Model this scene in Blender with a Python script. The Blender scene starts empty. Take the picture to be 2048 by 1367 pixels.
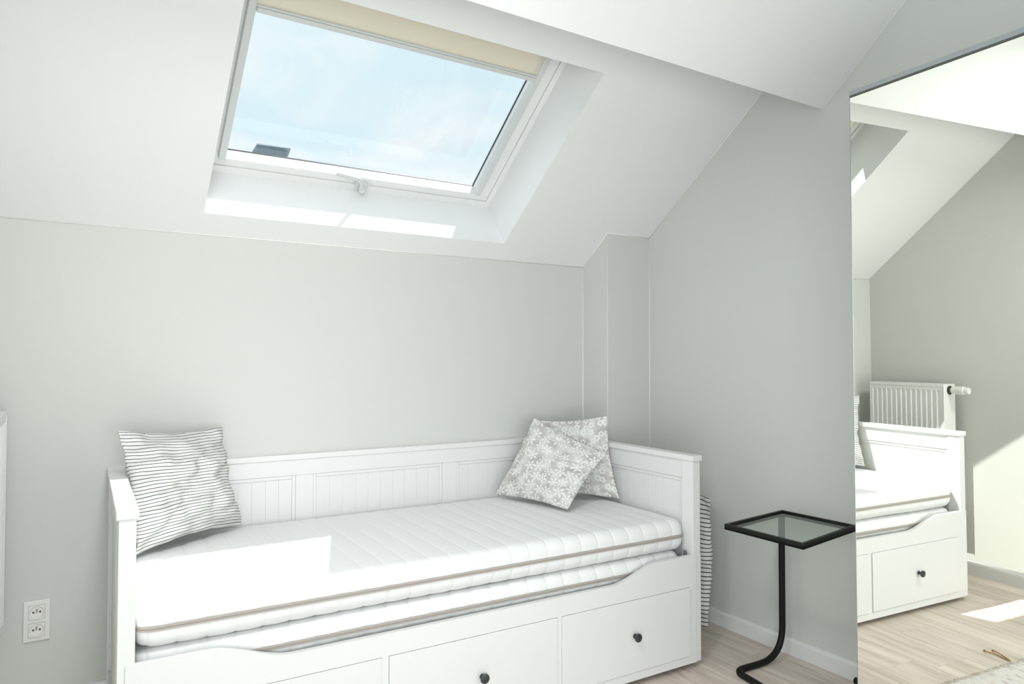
import bpy, bmesh, math, random
from mathutils import Vector, Matrix, noise
random.seed(7)
SC = bpy.context.scene
COL = SC.collection
PI = math.pi

# ------------------------------------------------------------------ camera
cam_d = bpy.data.cameras.new('camera')
cam_d.sensor_width = 36.0
cam_d.lens = 36.0 * 1417.75 / 2048.0
cam_d.clip_start = 0.02
cam = bpy.data.objects.new('camera', cam_d)
COL.objects.link(cam)
RT = (0.8451624, -0.5345087, 0.0009822)
UP = (-0.0127606, -0.0183398, 0.9997504)
FW = (0.5343573, 0.8449640, 0.0223208)
cam.matrix_world = Matrix(((RT[0], UP[0], -FW[0], -2.5505),
                           (RT[1], UP[1], -FW[1], -2.9035),
                           (RT[2], UP[2], -FW[2], 1.2184),
                           (0, 0, 0, 1)))
SC.camera = cam

# ------------------------------------------------------------------ exposure, sky, sun, added fill lights
SC.view_settings.view_transform = 'Standard'
SC.view_settings.look = 'None'
SC.view_settings.gamma = 1.0
SC.view_settings.use_curve_mapping = False
SC.view_settings.exposure = 0.0

world = bpy.data.worlds.new('sky')
SC.world = world
world.use_nodes = True
wn = world.node_tree.nodes
wl = world.node_tree.links
wn.clear()
w_out = wn.new('ShaderNodeOutputWorld')
w_bg = wn.new('ShaderNodeBackground')
w_tc = wn.new('ShaderNodeTexCoord')
w_map = wn.new('ShaderNodeMapping')
w_map.inputs['Scale'].default_value = (1.3, 1.3, 3.2)
w_map.inputs['Rotation'].default_value = (0.35, 0.3, 0.2)
w_map.inputs['Location'].default_value = (0.15, 0.55, 0.0)
w_no = wn.new('ShaderNodeTexNoise')
w_no.inputs['Scale'].default_value = 2.6
w_no.inputs['Detail'].default_value = 5.0
w_no.inputs['Roughness'].default_value = 0.5
w_no.inputs['Distortion'].default_value = 0.4
w_cr = wn.new('ShaderNodeValToRGB')
w_cr.color_ramp.elements[0].position = 0.42
w_cr.color_ramp.elements[0].color = (0.73, 0.885, 0.945, 1)
w_cr.color_ramp.elements[1].position = 0.57
w_cr.color_ramp.elements[1].color = (0.93, 0.97, 0.985, 1)
w_bg.inputs['Strength'].default_value = 1.06
wl.new(w_tc.outputs['Generated'], w_map.inputs['Vector'])
wl.new(w_map.outputs['Vector'], w_no.inputs['Vector'])
wl.new(w_no.outputs['Fac'], w_cr.inputs['Fac'])
wl.new(w_cr.outputs['Color'], w_bg.inputs['Color'])
wl.new(w_bg.outputs['Background'], w_out.inputs['Surface'])

SUN_DIR = Vector((-0.468, -0.215, -0.857)).normalized()
sun_d = bpy.data.lights.new('sun', 'SUN')
sun_d.energy = 6.4
sun_d.angle = 0.009
sun_d.color = (1.0, 0.97, 0.92)
sun = bpy.data.objects.new('sun', sun_d)
sun.location = (3, 3, 6)
sun.rotation_euler = SUN_DIR.to_track_quat('-Z', 'Y').to_euler()
COL.objects.link(sun)


def area(name, loc, target, sx, sy, power, color, spread=180):
    d = bpy.data.lights.new(name, 'AREA')
    d.shape = 'RECTANGLE'
    d.size, d.size_y = sx, sy
    d.energy = power
    d.color = color
    d.spread = math.radians(spread)
    o = bpy.data.objects.new(name, d)
    o.location = loc
    o.rotation_euler = (Vector(target) - Vector(loc)).to_track_quat('-Z', 'Y').to_euler()
    COL.objects.link(o)
    return o


# added fill light at an unseen glazed door, beside and behind the camera
area('door_fill_light', (-2.80, -3.2, 1.0), (-1.0, -1.2, 0.7), 1.2, 1.7, 35, (0.90, 0.975, 1.0))
# added fill light at an unseen low window behind the camera
area('window_fill_light', (-2.0, -4.9, 0.75), (-1.9, 0.0, 0.75), 1.6, 1.1, 26, (0.98, 0.985, 0.97))
# added fill light for the bed, out of frame above its left end
area('bed_fill_light', (-2.3, -1.85, 2.30), (-1.7, -0.4, 0.5), 0.30, 0.30, 8.8, (0.975, 0.985, 1.0), 125)

# ------------------------------------------------------------------ constants of the room
XL, XR = -2.8416, 0.0            # left and right wall
ZK = 1.6876                      # knee wall height
A1 = math.radians(37.125)        # slope
A2 = math.radians(41.87)         # lower slope in front of the step
YE, ZE = -1.1929, 2.2093         # lower edge of the dropped slope
ZTOP = 3.25
YTOP = YE - (ZTOP - ZE) / math.tan(A2)
YF = -5.0
CH_D, CH_W = 0.1961, 0.2793      # boxed corner
SD = Vector((0, -math.cos(A1), math.sin(A1)))
SN = Vector((0, math.sin(A1), math.cos(A1)))
S0 = Vector((0, 0, ZK))


def S(x, s, n=0.0):
    """point in slope coordinates: x along the wall, s up the slope, n outwards"""
    p = S0 + SD * s + SN * n
    return Vector((x, p.y, p.z))


def zs(y):
    return ZK - y * math.tan(A1)


# ------------------------------------------------------------------ helpers
def mat(name, base=(0.8, 0.8, 0.8), rough=0.5, metal=0.0, spec=0.5, noise_amt=0.0, noise_scale=20.0,
        bump=0.0, bump_scale=200.0, sheen=0.0, obj_coords=True):
    m = bpy.data.materials.new(name)
    m.use_nodes = True
    nt = m.node_tree
    b = nt.nodes['Principled BSDF']
    b.inputs['Base Color'].default_value = (*base, 1)
    b.inputs['Roughness'].default_value = rough
    b.inputs['Metallic'].default_value = metal
    b.inputs['Specular IOR Level'].default_value = spec
    if sheen:
        b.inputs['Sheen Weight'].default_value = sheen
    tc = nt.nodes.new('ShaderNodeTexCoord')
    if noise_amt:
        n = nt.nodes.new('ShaderNodeTexNoise')
        n.inputs['Scale'].default_value = noise_scale
        n.inputs['Detail'].default_value = 4
        nt.links.new(tc.outputs['Object'], n.inputs['Vector'])
        mx = nt.nodes.new('ShaderNodeMix')
        mx.data_type = 'RGBA'
        mx.inputs['A'].default_value = (*[max(0, c * (1 - noise_amt)) for c in base], 1)
        mx.inputs['B'].default_value = (*[min(1, c * (1 + noise_amt)) for c in base], 1)
        nt.links.new(n.outputs['Fac'], mx.inputs['Factor'])
        nt.links.new(mx.outputs['Result'], b.inputs['Base Color'])
    if bump:
        n2 = nt.nodes.new('ShaderNodeTexNoise')
        n2.inputs['Scale'].default_value = bump_scale
        n2.inputs['Detail'].default_value = 3
        nt.links.new(tc.outputs['Object'], n2.inputs['Vector'])
        bp = nt.nodes.new('ShaderNodeBump')
        bp.inputs['Strength'].default_value = bump
        bp.inputs['Distance'].default_value = 0.002
        nt.links.new(n2.outputs['Fac'], bp.inputs['Height'])
        nt.links.new(bp.outputs['Normal'], b.inputs['Normal'])
    return m


def tag(o, label=None, cat=None, group=None, kind=None):
    if label: o['label'] = label
    if cat: o['category'] = cat
    if group: o['group'] = group
    if kind: o['kind'] = kind
    return o


def obj(name, bm, m, parent=None, smooth=False, angle=None):
    me = bpy.data.meshes.new(name)
    bmesh.ops.recalc_face_normals(bm, faces=bm.faces)
    bm.to_mesh(me)
    bm.free()
    if m: me.materials.append(m)
    if smooth:
        for p in me.polygons: p.use_smooth = True
        if angle is not None:
            me.set_sharp_from_angle(angle=math.radians(angle))
    o = bpy.data.objects.new(name, me)
    COL.objects.link(o)
    if parent is not None:
        o.parent = parent
    return o


def empty(name, loc=(0, 0, 0), rot=(0, 0, 0)):
    o = bpy.data.objects.new(name, None)
    o.empty_display_size = 0.1
    o.location = loc
    o.rotation_euler = rot
    COL.objects.link(o)
    return o


def quad(bm, pts):
    return bm.faces.new([bm.verts.new(p) for p in pts])


def box(bm, x0, x1, y0, y1, z0, z1, bev=0.0, seg=2, M=None):
    t = bmesh.new()
    vs = [t.verts.new((x, y, z)) for x in (x0, x1) for y in (y0, y1) for z in (z0, z1)]
    for f in ((0, 1, 3, 2), (4, 6, 7, 5), (0, 4, 5, 1), (2, 3, 7, 6), (0, 2, 6, 4), (1, 5, 7, 3)):
        t.faces.new([vs[i] for i in f])
    if bev:
        bmesh.ops.bevel(t, geom=list(t.edges), offset=bev, segments=seg, profile=0.5, affect='EDGES')
    bmesh.ops.recalc_face_normals(t, faces=t.faces)
    if M is not None:
        bmesh.ops.transform(t, matrix=M, verts=t.verts)
    me = bpy.data.meshes.new('tmp')
    t.to_mesh(me)
    t.free()
    bm.from_mesh(me)
    bpy.data.meshes.remove(me)


def hexa(bm, p, bev=0.0):
    """eight points: bottom four then top four"""
    t = bmesh.new()
    vs = [t.verts.new(q) for q in p]
    for f in ((3, 2, 1, 0), (4, 5, 6, 7), (0, 1, 5, 4), (1, 2, 6, 5), (2, 3, 7, 6), (3, 0, 4, 7)):
        t.faces.new([vs[i] for i in f])
    if bev:
        bmesh.ops.bevel(t, geom=list(t.edges), offset=bev, segments=2, profile=0.5, affect='EDGES')
    me = bpy.data.meshes.new('tmp')
    t.to_mesh(me)
    t.free()
    bm.from_mesh(me)
    bpy.data.meshes.remove(me)


def sbox(bm, x0, x1, s0, s1, n0, n1, bev=0.0):
    hexa(bm, [S(x0, s0, n0), S(x1, s0, n0), S(x1, s1, n0), S(x0, s1, n0),
              S(x0, s0, n1), S(x1, s0, n1), S(x1, s1, n1), S(x0, s1, n1)], bev)


def tube(bm, pts, r, seg=12, cap=True, square=False, close=False):
    pts = [Vector(p) for p in pts]
    rings = []
    n = len(pts)
    t0 = (pts[1] - pts[0]).normalized()
    ref = Vector((0, 0, 1)) if abs(t0.z) < 0.9 else Vector((1, 0, 0))
    nrm = (ref - t0 * ref.dot(t0)).normalized()
    for i, p in enumerate(pts):
        if close:
            t = (pts[(i + 1) % n] - pts[i - 1]).normalized()
        elif i == 0:
            t = (pts[1] - pts[0]).normalized()
        elif i == n - 1:
            t = (pts[-1] - pts[-2]).normalized()
        else:
            t = (pts[i + 1] - pts[i - 1]).normalized()
        nrm = (nrm - t * nrm.dot(t)).normalized()
        bi = t.cross(nrm)
        rr = r[i] if isinstance(r, (list, tuple)) else r
        rings.append([bm.verts.new(p + (nrm * math.cos(2 * PI * k / seg) + bi * math.sin(2 * PI * k / seg)) * rr)
                      for k in range(seg)])
    m = n if close else n - 1
    for i in range(m):
        a, b = rings[i], rings[(i + 1) % n]
        for k in range(seg):
            bm.faces.new((a[k], a[(k + 1) % seg], b[(k + 1) % seg], b[k]))
    if cap and not close:
        bm.faces.new(rings[0][::-1])
        bm.faces.new(rings[-1])


def round_path(pts, rad, n=8):
    """polyline with its inner corners rounded"""
    pts = [Vector(p) for p in pts]
    out = [pts[0]]
    for i in range(1, len(pts) - 1):
        p, a, b = pts[i], pts[i - 1], pts[i + 1]
        r = rad[i - 1] if isinstance(rad, (list, tuple)) else rad
        u = (a - p).normalized()
        v = (b - p).normalized()
        q0, q1 = p + u * r, p + v * r
        for k in range(n + 1):
            t = k / n
            out.append(q0 * (1 - t) ** 2 + p * (2 * t * (1 - t)) + q1 * t ** 2)
    out.append(pts[-1])
    return out


def lathe(bm, prof, M, seg=20):
    """profile of (radius, height) revolved about local Z, placed with matrix M"""
    rings = []
    for r, h in prof:
        if r < 1e-6:
            rings.append([bm.verts.new(M @ Vector((0, 0, h)))])
        else:
            rings.append([bm.verts.new(M @ Vector((r * math.cos(2 * PI * k / seg), r * math.sin(2 * PI * k / seg), h)))
                          for k in range(seg)])
    for a, b in zip(rings, rings[1:]):
        for k in range(seg):
            k2 = (k + 1) % seg
            if len(a) == 1 and len(b) == 1: continue
            if len(a) == 1: bm.faces.new((a[0], b[k], b[k2]))
            elif len(b) == 1: bm.faces.new((a[k], a[k2], b[0]))
            else: bm.faces.new((a[k], a[k2], b[k2], b[k]))


# ------------------------------------------------------------------ materials
WALL = mat('grey_green_wall_paint', (0.66, 0.67, 0.642), 0.85, spec=0.25, noise_amt=0.012, noise_scale=3, bump=0.06, bump_scale=160)
WHITE = mat('white_ceiling_paint', (0.86, 0.868, 0.868), 0.85, spec=0.25, noise_amt=0.008, noise_scale=3, bump=0.05, bump_scale=160)
CAULK = mat('white_caulk', (0.88, 0.88, 0.86), 0.5)
TRIM = mat('white_trim_paint', (0.80, 0.805, 0.80), 0.4)
BED = mat('white_bed_lacquer', (0.79, 0.79, 0.79), 0.42, noise_amt=0.008, noise_scale=6)
PVC = mat('white_window_lacquer', (0.86, 0.865, 0.865), 0.35)
RAILM = mat('grey_white_aluminium', (0.66, 0.68, 0.67), 0.4, metal=0.0)
GASKET = mat('dark_window_spacer', (0.02, 0.025, 0.03), 0.4)
SPACER = mat('grey_steel_spacer', (0.22, 0.27, 0.28), 0.35, metal=0.6)
BLACK = mat('black_powder_coat', (0.009, 0.009, 0.008), 0.5, spec=0.22)
KNOB = mat('dark_pewter_knob', (0.06, 0.07, 0.072), 0.35, metal=0.5)
RAD = mat('white_radiator_enamel', (0.85, 0.855, 0.84), 0.35)
PLAST = mat('white_socket_plastic', (0.80, 0.80, 0.77), 0.35)
METAL = mat('grey_metal', (0.35, 0.33, 0.333), 0.35, metal=0.9)
DARKHOLE = mat('dark_hole', (0.09, 0.09, 0.085), 0.7)
ZIP = mat('taupe_zip_tape', (0.44, 0.40, 0.37), 0.8)
FRAMEG = mat('brushed_grey_frame', (0.34, 0.37, 0.38), 0.35, metal=0.6)
VENTM = mat('slate_grey_vent_metal', (0.16, 0.22, 0.26), 0.5, metal=0.3, noise_amt=0.25, noise_scale=25)
ROOF = mat('grey_roof_felt', (0.22, 0.23, 0.24), 0.9, noise_amt=0.2)
LEATHER = mat('tan_leather_cord', (0.42, 0.24, 0.11), 0.6)
WBODY = mat('white_wardrobe_board', (0.78, 0.78, 0.77), 0.45)
PILLOWW = mat('white_pillow_cotton', (0.82, 0.82, 0.80), 0.9, bump=0.2, bump_scale=300)


def glass_mat(name, tint, refl=0.08):
    m = bpy.data.materials.new(name)
    m.use_nodes = True
    nt = m.node_tree
    nt.nodes.clear()
    o = nt.nodes.new('ShaderNodeOutputMaterial')
    tr = nt.nodes.new('ShaderNodeBsdfTransparent')
    tr.inputs['Color'].default_value = (*tint, 1)
    gl = nt.nodes.new('ShaderNodeBsdfGlossy')
    gl.inputs['Roughness'].default_value = 0.0
    fr = nt.nodes.new('ShaderNodeFresnel')
    # same reflectance from either side of the thin pane
    ge = nt.nodes.new('ShaderNodeNewGeometry')
    mr = nt.nodes.new('ShaderNodeMapRange')
    mr.inputs['To Min'].default_value = 1.45
    mr.inputs['To Max'].default_value = 1 / 1.45
    nt.links.new(ge.outputs['Backfacing'], mr.inputs['Value'])
    nt.links.new(mr.outputs['Result'], fr.inputs['IOR'])
    mx = nt.nodes.new('ShaderNodeMixShader')
    nt.links.new(fr.outputs['Fac'], mx.inputs['Fac'])
    nt.links.new(tr.outputs['BSDF'], mx.inputs[1])
    nt.links.new(gl.outputs['BSDF'], mx.inputs[2])
    nt.links.new(mx.outputs['Shader'], o.inputs['Surface'])
    return m


PANE = glass_mat('clear_window_glass', (0.97, 0.985, 0.99))
TGLASS = glass_mat('table_glass', (0.90, 0.94, 0.90))


def mirror_mat():
    m = bpy.data.materials.new('silvered_mirror')
    m.use_nodes = True
    b = m.node_tree.nodes['Principled BSDF']
    b.inputs['Base Color'].default_value = (0.955, 0.965, 0.90, 1)
    b.inputs['Metallic'].default_value = 1.0
    b.inputs['Roughness'].default_value = 0.0
    return m


MIRROR = mirror_mat()


def mattress_mat():
    m = mat('quilted_white_ticking', (0.84, 0.845, 0.845), 0.9, spec=0.2)
    nt = m.node_tree
    b = nt.nodes['Principled BSDF']
    tc = nt.nodes.new('ShaderNodeTexCoord')
    vo = nt.nodes.new('ShaderNodeTexVoronoi')
    vo.inputs['Scale'].default_value = 70
    nt.links.new(tc.outputs['Object'], vo.inputs['Vector'])
    bp = nt.nodes.new('ShaderNodeBump')
    bp.inputs['Strength'].default_value = 0.18
    bp.inputs['Distance'].default_value = 0.002
    nt.links.new(vo.outputs['Distance'], bp.inputs['Height'])
    nt.links.new(bp.outputs['Normal'], b.inputs['Normal'])
    return m


MATT = mattress_mat()


def blind_mat():
    m = bpy.data.materials.new('cream_blind_fabric')
    m.use_nodes = True
    nt = m.node_tree
    nt.nodes.clear()
    o = nt.nodes.new('ShaderNodeOutputMaterial')
    d = nt.nodes.new('ShaderNodeBsdfDiffuse')
    d.inputs['Color'].default_value = (0.82, 0.79, 0.70, 1)
    t = nt.nodes.new('ShaderNodeBsdfTranslucent')
    t.inputs['Color'].default_value = (0.80, 0.73, 0.58, 1)
    mx = nt.nodes.new('ShaderNodeMixShader')
    mx.inputs['Fac'].default_value = 0.22
    nt.links.new(d.outputs['BSDF'], mx.inputs[1])
    nt.links.new(t.outputs['BSDF'], mx.inputs[2])
    nt.links.new(mx.outputs['Shader'], o.inputs['Surface'])
    return m


BLIND = blind_mat()


def floor_mat():
    m = bpy.data.materials.new('pale_oak_laminate')
    m.use_nodes = True
    nt = m.node_tree
    L = nt.links
    b = nt.nodes['Principled BSDF']
    b.inputs['Roughness'].default_value = 0.5
    b.inputs['Specular IOR Level'].default_value = 0.3
    tc = nt.nodes.new('ShaderNodeTexCoord')
    oi = nt.nodes.new('ShaderNodeObjectInfo')
    add = nt.nodes.new('ShaderNodeVectorMath')
    add.operation = 'MULTIPLY_ADD'
    cmb = nt.nodes.new('ShaderNodeCombineXYZ')
    for i in range(3): L.new(oi.outputs['Random'], cmb.inputs[i])
    L.new(cmb.outputs[0], add.inputs[0])
    add.inputs[1].default_value = (13.0, 31.0, 7.0)
    L.new(tc.outputs['Object'], add.inputs[2])
    mp = nt.nodes.new('ShaderNodeMapping')
    mp.inputs['Scale'].default_value = (34, 2.2, 1)
    L.new(add.outputs[0], mp.inputs['Vector'])
    n1 = nt.nodes.new('ShaderNodeTexNoise')
    n1.inputs['Scale'].default_value = 1.0
    n1.inputs['Detail'].default_value = 7
    n1.inputs['Roughness'].default_value = 0.65
    n1.inputs['Distortion'].default_value = 0.9
    L.new(mp.outputs['Vector'], n1.inputs['Vector'])
    mp2 = nt.nodes.new('ShaderNodeMapping')
    mp2.inputs['Scale'].default_value = (9, 1.3, 1)
    L.new(add.outputs[0], mp2.inputs['Vector'])
    n2 = nt.nodes.new('ShaderNodeTexNoise')
    n2.inputs['Scale'].default_value = 1.0
    n2.inputs['Detail'].default_value = 3
    n2.inputs['Distortion'].default_value = 1.6
    L.new(mp2.outputs['Vector'], n2.inputs['Vector'])
    ma = nt.nodes.new('ShaderNodeMath')
    ma.operation = 'MULTIPLY_ADD'
    L.new(n1.outputs['Fac'], ma.inputs[0])
    ma.inputs[1].default_value = 0.6
    mm = nt.nodes.new('ShaderNodeMath')
    mm.operation = 'MULTIPLY'
    L.new(n2.outputs['Fac'], mm.inputs[0])
    mm.inputs[1].default_value = 0.4
    L.new(mm.outputs[0], ma.inputs[2])
    cr = nt.nodes.new('ShaderNodeValToRGB')
    e = cr.color_ramp.elements
    e[0].position = 0.36
    e[0].color = (0.53, 0.435, 0.365, 1)
    e[1].position = 0.64
    e[1].color = (0.80, 0.715, 0.64, 1)
    x = cr.color_ramp.elements.new(0.5)
    x.color = (0.70, 0.61, 0.535, 1)
    L.new(ma.outputs[0], cr.inputs['Fac'])
    hs = nt.nodes.new('ShaderNodeHueSaturation')
    mr = nt.nodes.new('ShaderNodeMapRange')
    mr.inputs['To Min'].default_value = 0.93
    mr.inputs['To Max'].default_value = 1.07
    L.new(oi.outputs['Random'], mr.inputs['Value'])
    L.new(mr.outputs['Result'], hs.inputs['Value'])
    L.new(cr.outputs['Color'], hs.inputs['Color'])
    L.new(hs.outputs['Color'], b.inputs['Base Color'])
    bp = nt.nodes.new('ShaderNodeBump')
    bp.inputs['Strength'].default_value = 0.08
    bp.inputs['Distance'].default_value = 0.001
    L.new(n1.outputs['Fac'], bp.inputs['Height'])
    L.new(bp.outputs['Normal'], b.inputs['Normal'])
    return m


OAK = floor_mat()
GAP = mat('dark_floor_joint', (0.20, 0.165, 0.135), 0.9)


def stripe_mat(count, width, warp=0.02, dark=(0.045, 0.045, 0.05)):
    m = mat('striped_cotton', (0.70, 0.705, 0.69), 0.9, spec=0.2)
    nt = m.node_tree
    L = nt.links
    b = nt.nodes['Principled BSDF']
    uv = nt.nodes.new('ShaderNodeUVMap')
    sp = nt.nodes.new('ShaderNodeSeparateXYZ')
    L.new(uv.outputs['UV'], sp.inputs[0])
    n = nt.nodes.new('ShaderNodeTexNoise')
    n.inputs['Scale'].default_value = 3.5
    n.inputs['Detail'].default_value = 2
    L.new(uv.outputs['UV'], n.inputs['Vector'])
    a = nt.nodes.new('ShaderNodeMath'); a.operation = 'MULTIPLY_ADD'
    L.new(n.outputs['Fac'], a.inputs[0]); a.inputs[1].default_value = warp
    L.new(sp.outputs['Y'], a.inputs[2])
    c = nt.nodes.new('ShaderNodeMath'); c.operation = 'MULTIPLY'
    L.new(a.outputs[0], c.inputs[0]); c.inputs[1].default_value = count
    f = nt.nodes.new('ShaderNodeMath'); f.operation = 'FRACT'
    L.new(c.outputs[0], f.inputs[0])
    lt = nt.nodes.new('ShaderNodeMath'); lt.operation = 'LESS_THAN'
    L.new(f.outputs[0], lt.inputs[0]); lt.inputs[1].default_value = width
    mx = nt.nodes.new('ShaderNodeMix'); mx.data_type = 'RGBA'
    mx.inputs['A'].default_value = (0.71, 0.715, 0.70, 1)
    mx.inputs['B'].default_value = (*dark, 1)
    L.new(lt.outputs[0], mx.inputs['Factor'])
    L.new(mx.outputs['Result'], b.inputs['Base Color'])
    return m


STRIPE = stripe_mat(35, 0.18, 0.045, (0.03, 0.03, 0.034))
STRIPE2 = stripe_mat(32, 0.22, 0.03, (0.02, 0.02, 0.022))


def flower_mat(name, scale, petals, outer, amp, hole, dot, ground):
    """printed blossoms: each Voronoi cell carries one blossom drawn in polar coordinates"""
    m = mat(name, ground, 0.92, spec=0.2)
    nt = m.node_tree
    L = nt.links
    b = nt.nodes['Principled BSDF']
    uv = nt.nodes.new('ShaderNodeUVMap')
    vo = nt.nodes.new('ShaderNodeTexVoronoi')
    vo.voronoi_dimensions = '2D'
    vo.inputs['Scale'].default_value = scale
    vo.inputs['Randomness'].default_value = 0.6
    L.new(uv.outputs['UV'], vo.inputs['Vector'])
    sc = nt.nodes.new('ShaderNodeVectorMath'); sc.operation = 'SCALE'
    L.new(uv.outputs['UV'], sc.inputs[0]); sc.inputs['Scale'].default_value = scale
    ps = nt.nodes.new('ShaderNodeVectorMath'); ps.operation = 'SCALE'
    L.new(vo.outputs['Position'], ps.inputs[0]); ps.inputs['Scale'].default_value = scale
    su = nt.nodes.new('ShaderNodeVectorMath'); su.operation = 'SUBTRACT'
    L.new(sc.outputs[0], su.inputs[0]); L.new(ps.outputs[0], su.inputs[1])
    sx = nt.nodes.new('ShaderNodeSeparateXYZ'); L.new(su.outputs[0], sx.inputs[0])

    def M(op, a, bb=None, c=None):
        n = nt.nodes.new('ShaderNodeMath'); n.operation = op
        for i, v in enumerate((a, bb, c)):
            if v is None: continue
            if isinstance(v, (int, float)): n.inputs[i].default_value = v
            else: L.new(v, n.inputs[i])
        return n.outputs[0]
    r = M('SQRT', M('ADD', M('MULTIPLY', sx.outputs['X'], sx.outputs['X']), M('MULTIPLY', sx.outputs['Y'], sx.outputs['Y'])))
    th = M('ARCTAN2', sx.outputs['Y'], sx.outputs['X'])
    rc = nt.nodes.new('ShaderNodeSeparateColor'); L.new(vo.outputs['Color'], rc.inputs[0])
    th2 = M('MULTIPLY_ADD', rc.outputs[0], 6.28, th)
    lobe = M('COSINE', M('MULTIPLY', th2, petals))
    size = M('MULTIPLY_ADD', rc.outputs[1], 0.25, 0.85)
    lim = M('MULTIPLY', M('MULTIPLY_ADD', lobe, amp, outer), size)
    petal = M('MULTIPLY', M('LESS_THAN', r, lim), M('GREATER_THAN', r, hole))
    if dot:
        petal = M('MAXIMUM', petal, M('LESS_THAN', r, dot))
    # pale watery blotches in the ground colour
    nz = nt.nodes.new('ShaderNodeTexNoise')
    nz.inputs['Scale'].default_value = 7
    nz.inputs['Detail'].default_value = 3
    L.new(uv.outputs['UV'], nz.inputs['Vector'])
    cr = nt.nodes.new('ShaderNodeValToRGB')
    cr.color_ramp.elements[0].position = 0.40
    cr.color_ramp.elements[0].color = (*ground, 1)
    cr.color_ramp.elements[1].position = 0.64
    cr.color_ramp.elements[1].color = (0.70, 0.70, 0.67, 1)
    L.new(nz.outputs['Fac'], cr.inputs['Fac'])
    mx = nt.nodes.new('ShaderNodeMix'); mx.data_type = 'RGBA'
    L.new(cr.outputs['Color'], mx.inputs['A'])
    mx.inputs['B'].default_value = (0.80, 0.80, 0.765, 1)
    L.new(petal, mx.inputs['Factor'])
    L.new(mx.outputs['Result'], b.inputs['Base Color'])
    return m


FLORAL = flower_mat('grey_daisy_print', 7.6, 6.0, 0.36, 0.20, 0.19, 0.13, (0.50, 0.48, 0.475))
FLORAL2 = flower_mat('taupe_ring_blossom_print', 10.5, 5.0, 0.38, 0.07, 0.15, 0.0, (0.50, 0.465, 0.455))


def rug_mat():
    m = mat('rag_rug_cotton', (0.76, 0.73, 0.69), 0.95, spec=0.1)
    nt = m.node_tree
    L = nt.links
    b = nt.nodes['Principled BSDF']
    tc = nt.nodes.new('ShaderNodeTexCoord')
    mp = nt.nodes.new('ShaderNodeMapping')
    mp.inputs['Scale'].default_value = (110, 9, 1)
    L.new(tc.outputs['Object'], mp.inputs['Vector'])
    n = nt.nodes.new('ShaderNodeTexNoise')
    n.inputs['Scale'].default_value = 1
    n.inputs['Detail'].default_value = 3
    L.new(mp.outputs['Vector'], n.inputs['Vector'])
    cr = nt.nodes.new('ShaderNodeValToRGB')
    e = cr.color_ramp.elements
    e[0].position = 0.33; e[0].color = (0.26, 0.24, 0.27, 1)
    e[1].position = 0.43; e[1].color = (0.78, 0.74, 0.70, 1)
    x = e.new(0.60); x.color = (0.80, 0.77, 0.74, 1)
    x = e.new(0.67); x.color = (0.60, 0.42, 0.38, 1)
    L.new(n.outputs['Fac'], cr.inputs['Fac'])
    L.new(cr.outputs['Color'], b.inputs['Base Color'])
    return m


RUG = rug_mat()

# ================================================================== THE SETTING
# floor: sub-floor plus single laminate planks
bm = bmesh.new()
box(bm, XL, XR, YF, 0.0, -0.05, -0.0035)
floor = tag(obj('floor', bm, GAP), kind='structure')
PW = 0.195
xs = -1.36
while xs > XL: xs -= PW
plank_mesh = {}
plank_breaks = {}
row = 0
while xs < XR:
    x0, x1 = max(xs, XL), min(xs + PW, XR)
    off = [0.0, -1.212, -0.945, -0.4, -0.75, -1.0][row % 6]
    if xs < -1.36 - 1e-3 < xs + PW + 1e-3: pass
    y = off
    while y < 0: y += 1.29
    cuts = []
    while y > YF:
        cuts.append(y)
        y -= 1.29
    cuts.append(YF)
    for ya, yb in zip(cuts[1:], cuts[:-1]):
        yb = min(yb, 0.0)
        ya = max(ya, YF)
        if yb - ya < 0.01: continue
        key = (round(x1 - x0, 3), round(yb - ya, 3))
        if key not in plank_mesh:
            b_ = bmesh.new()
            box(b_, 0.0005, x1 - x0 - 0.0005, 0.0005, yb - ya - 0.0005, -0.0035, 0.0, bev=0.0008, seg=1)
            o = obj('plank', b_, OAK, floor)
            plank_mesh[key] = o.data
        else:
            o = bpy.data.objects.new('plank', plank_mesh[key])
            COL.objects.link(o)
            o.parent = floor
        o.location = (x0, ya, 0)
    xs += PW
    row += 1

T = 0.12


def prism(bm, poly, axis, a, b):
    """extrude polygon; axis 'x': poly in (y,z) from x=a to x=b; axis 'y': poly in (x,z)"""
    f = (lambda p, t: Vector((t, p[0], p[1]))) if axis == 'x' else (lambda p, t: Vector((p[0], t, p[1])))
    A = [bm.verts.new(f(p, a)) for p in poly]
    B = [bm.verts.new(f(p, b)) for p in poly]
    n = len(poly)
    bm.faces.new(A)
    bm.faces.new(B[::-1])
    for i in range(n):
        bm.faces.new((A[i], B[i], B[(i + 1) % n], A[(i + 1) % n]))


gable = [(0, 0), (0, ZK), (YE - 0.02, zs(YE - 0.02)), (YE - 0.02, ZTOP + 0.05), (YF, ZTOP + 0.05), (YF, 0)]
gable_w = [(T, -0.05), (T, ZK + 0.1), (0.0, ZK + 0.38)] + gable[2:4] + [(YF - T, ZTOP + 0.05), (YF - T, -0.05)]
bm = bmesh.new(); prism(bm, gable_w, 'x', XR, XR + T)
wall_right = tag(obj('wall_right', bm, WALL), kind='structure')
DY0, DY1, DZT = -3.8, -2.6, 2.2
bm = bmesh.new()
prism(bm, [(DY1, -0.05), (T, -0.05), (T, ZK + 0.1), (0.0, ZK + 0.38), (YE - 0.02, zs(YE - 0.02) + 0.02), (YE - 0.02, ZTOP + 0.05), (DY1, ZTOP + 0.05)], 'x', XL - T, XL)
prism(bm, [(DY0, DZT), (DY1, DZT), (DY1, ZTOP + 0.05), (DY0, ZTOP + 0.05)], 'x', XL - T, XL)
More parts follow.
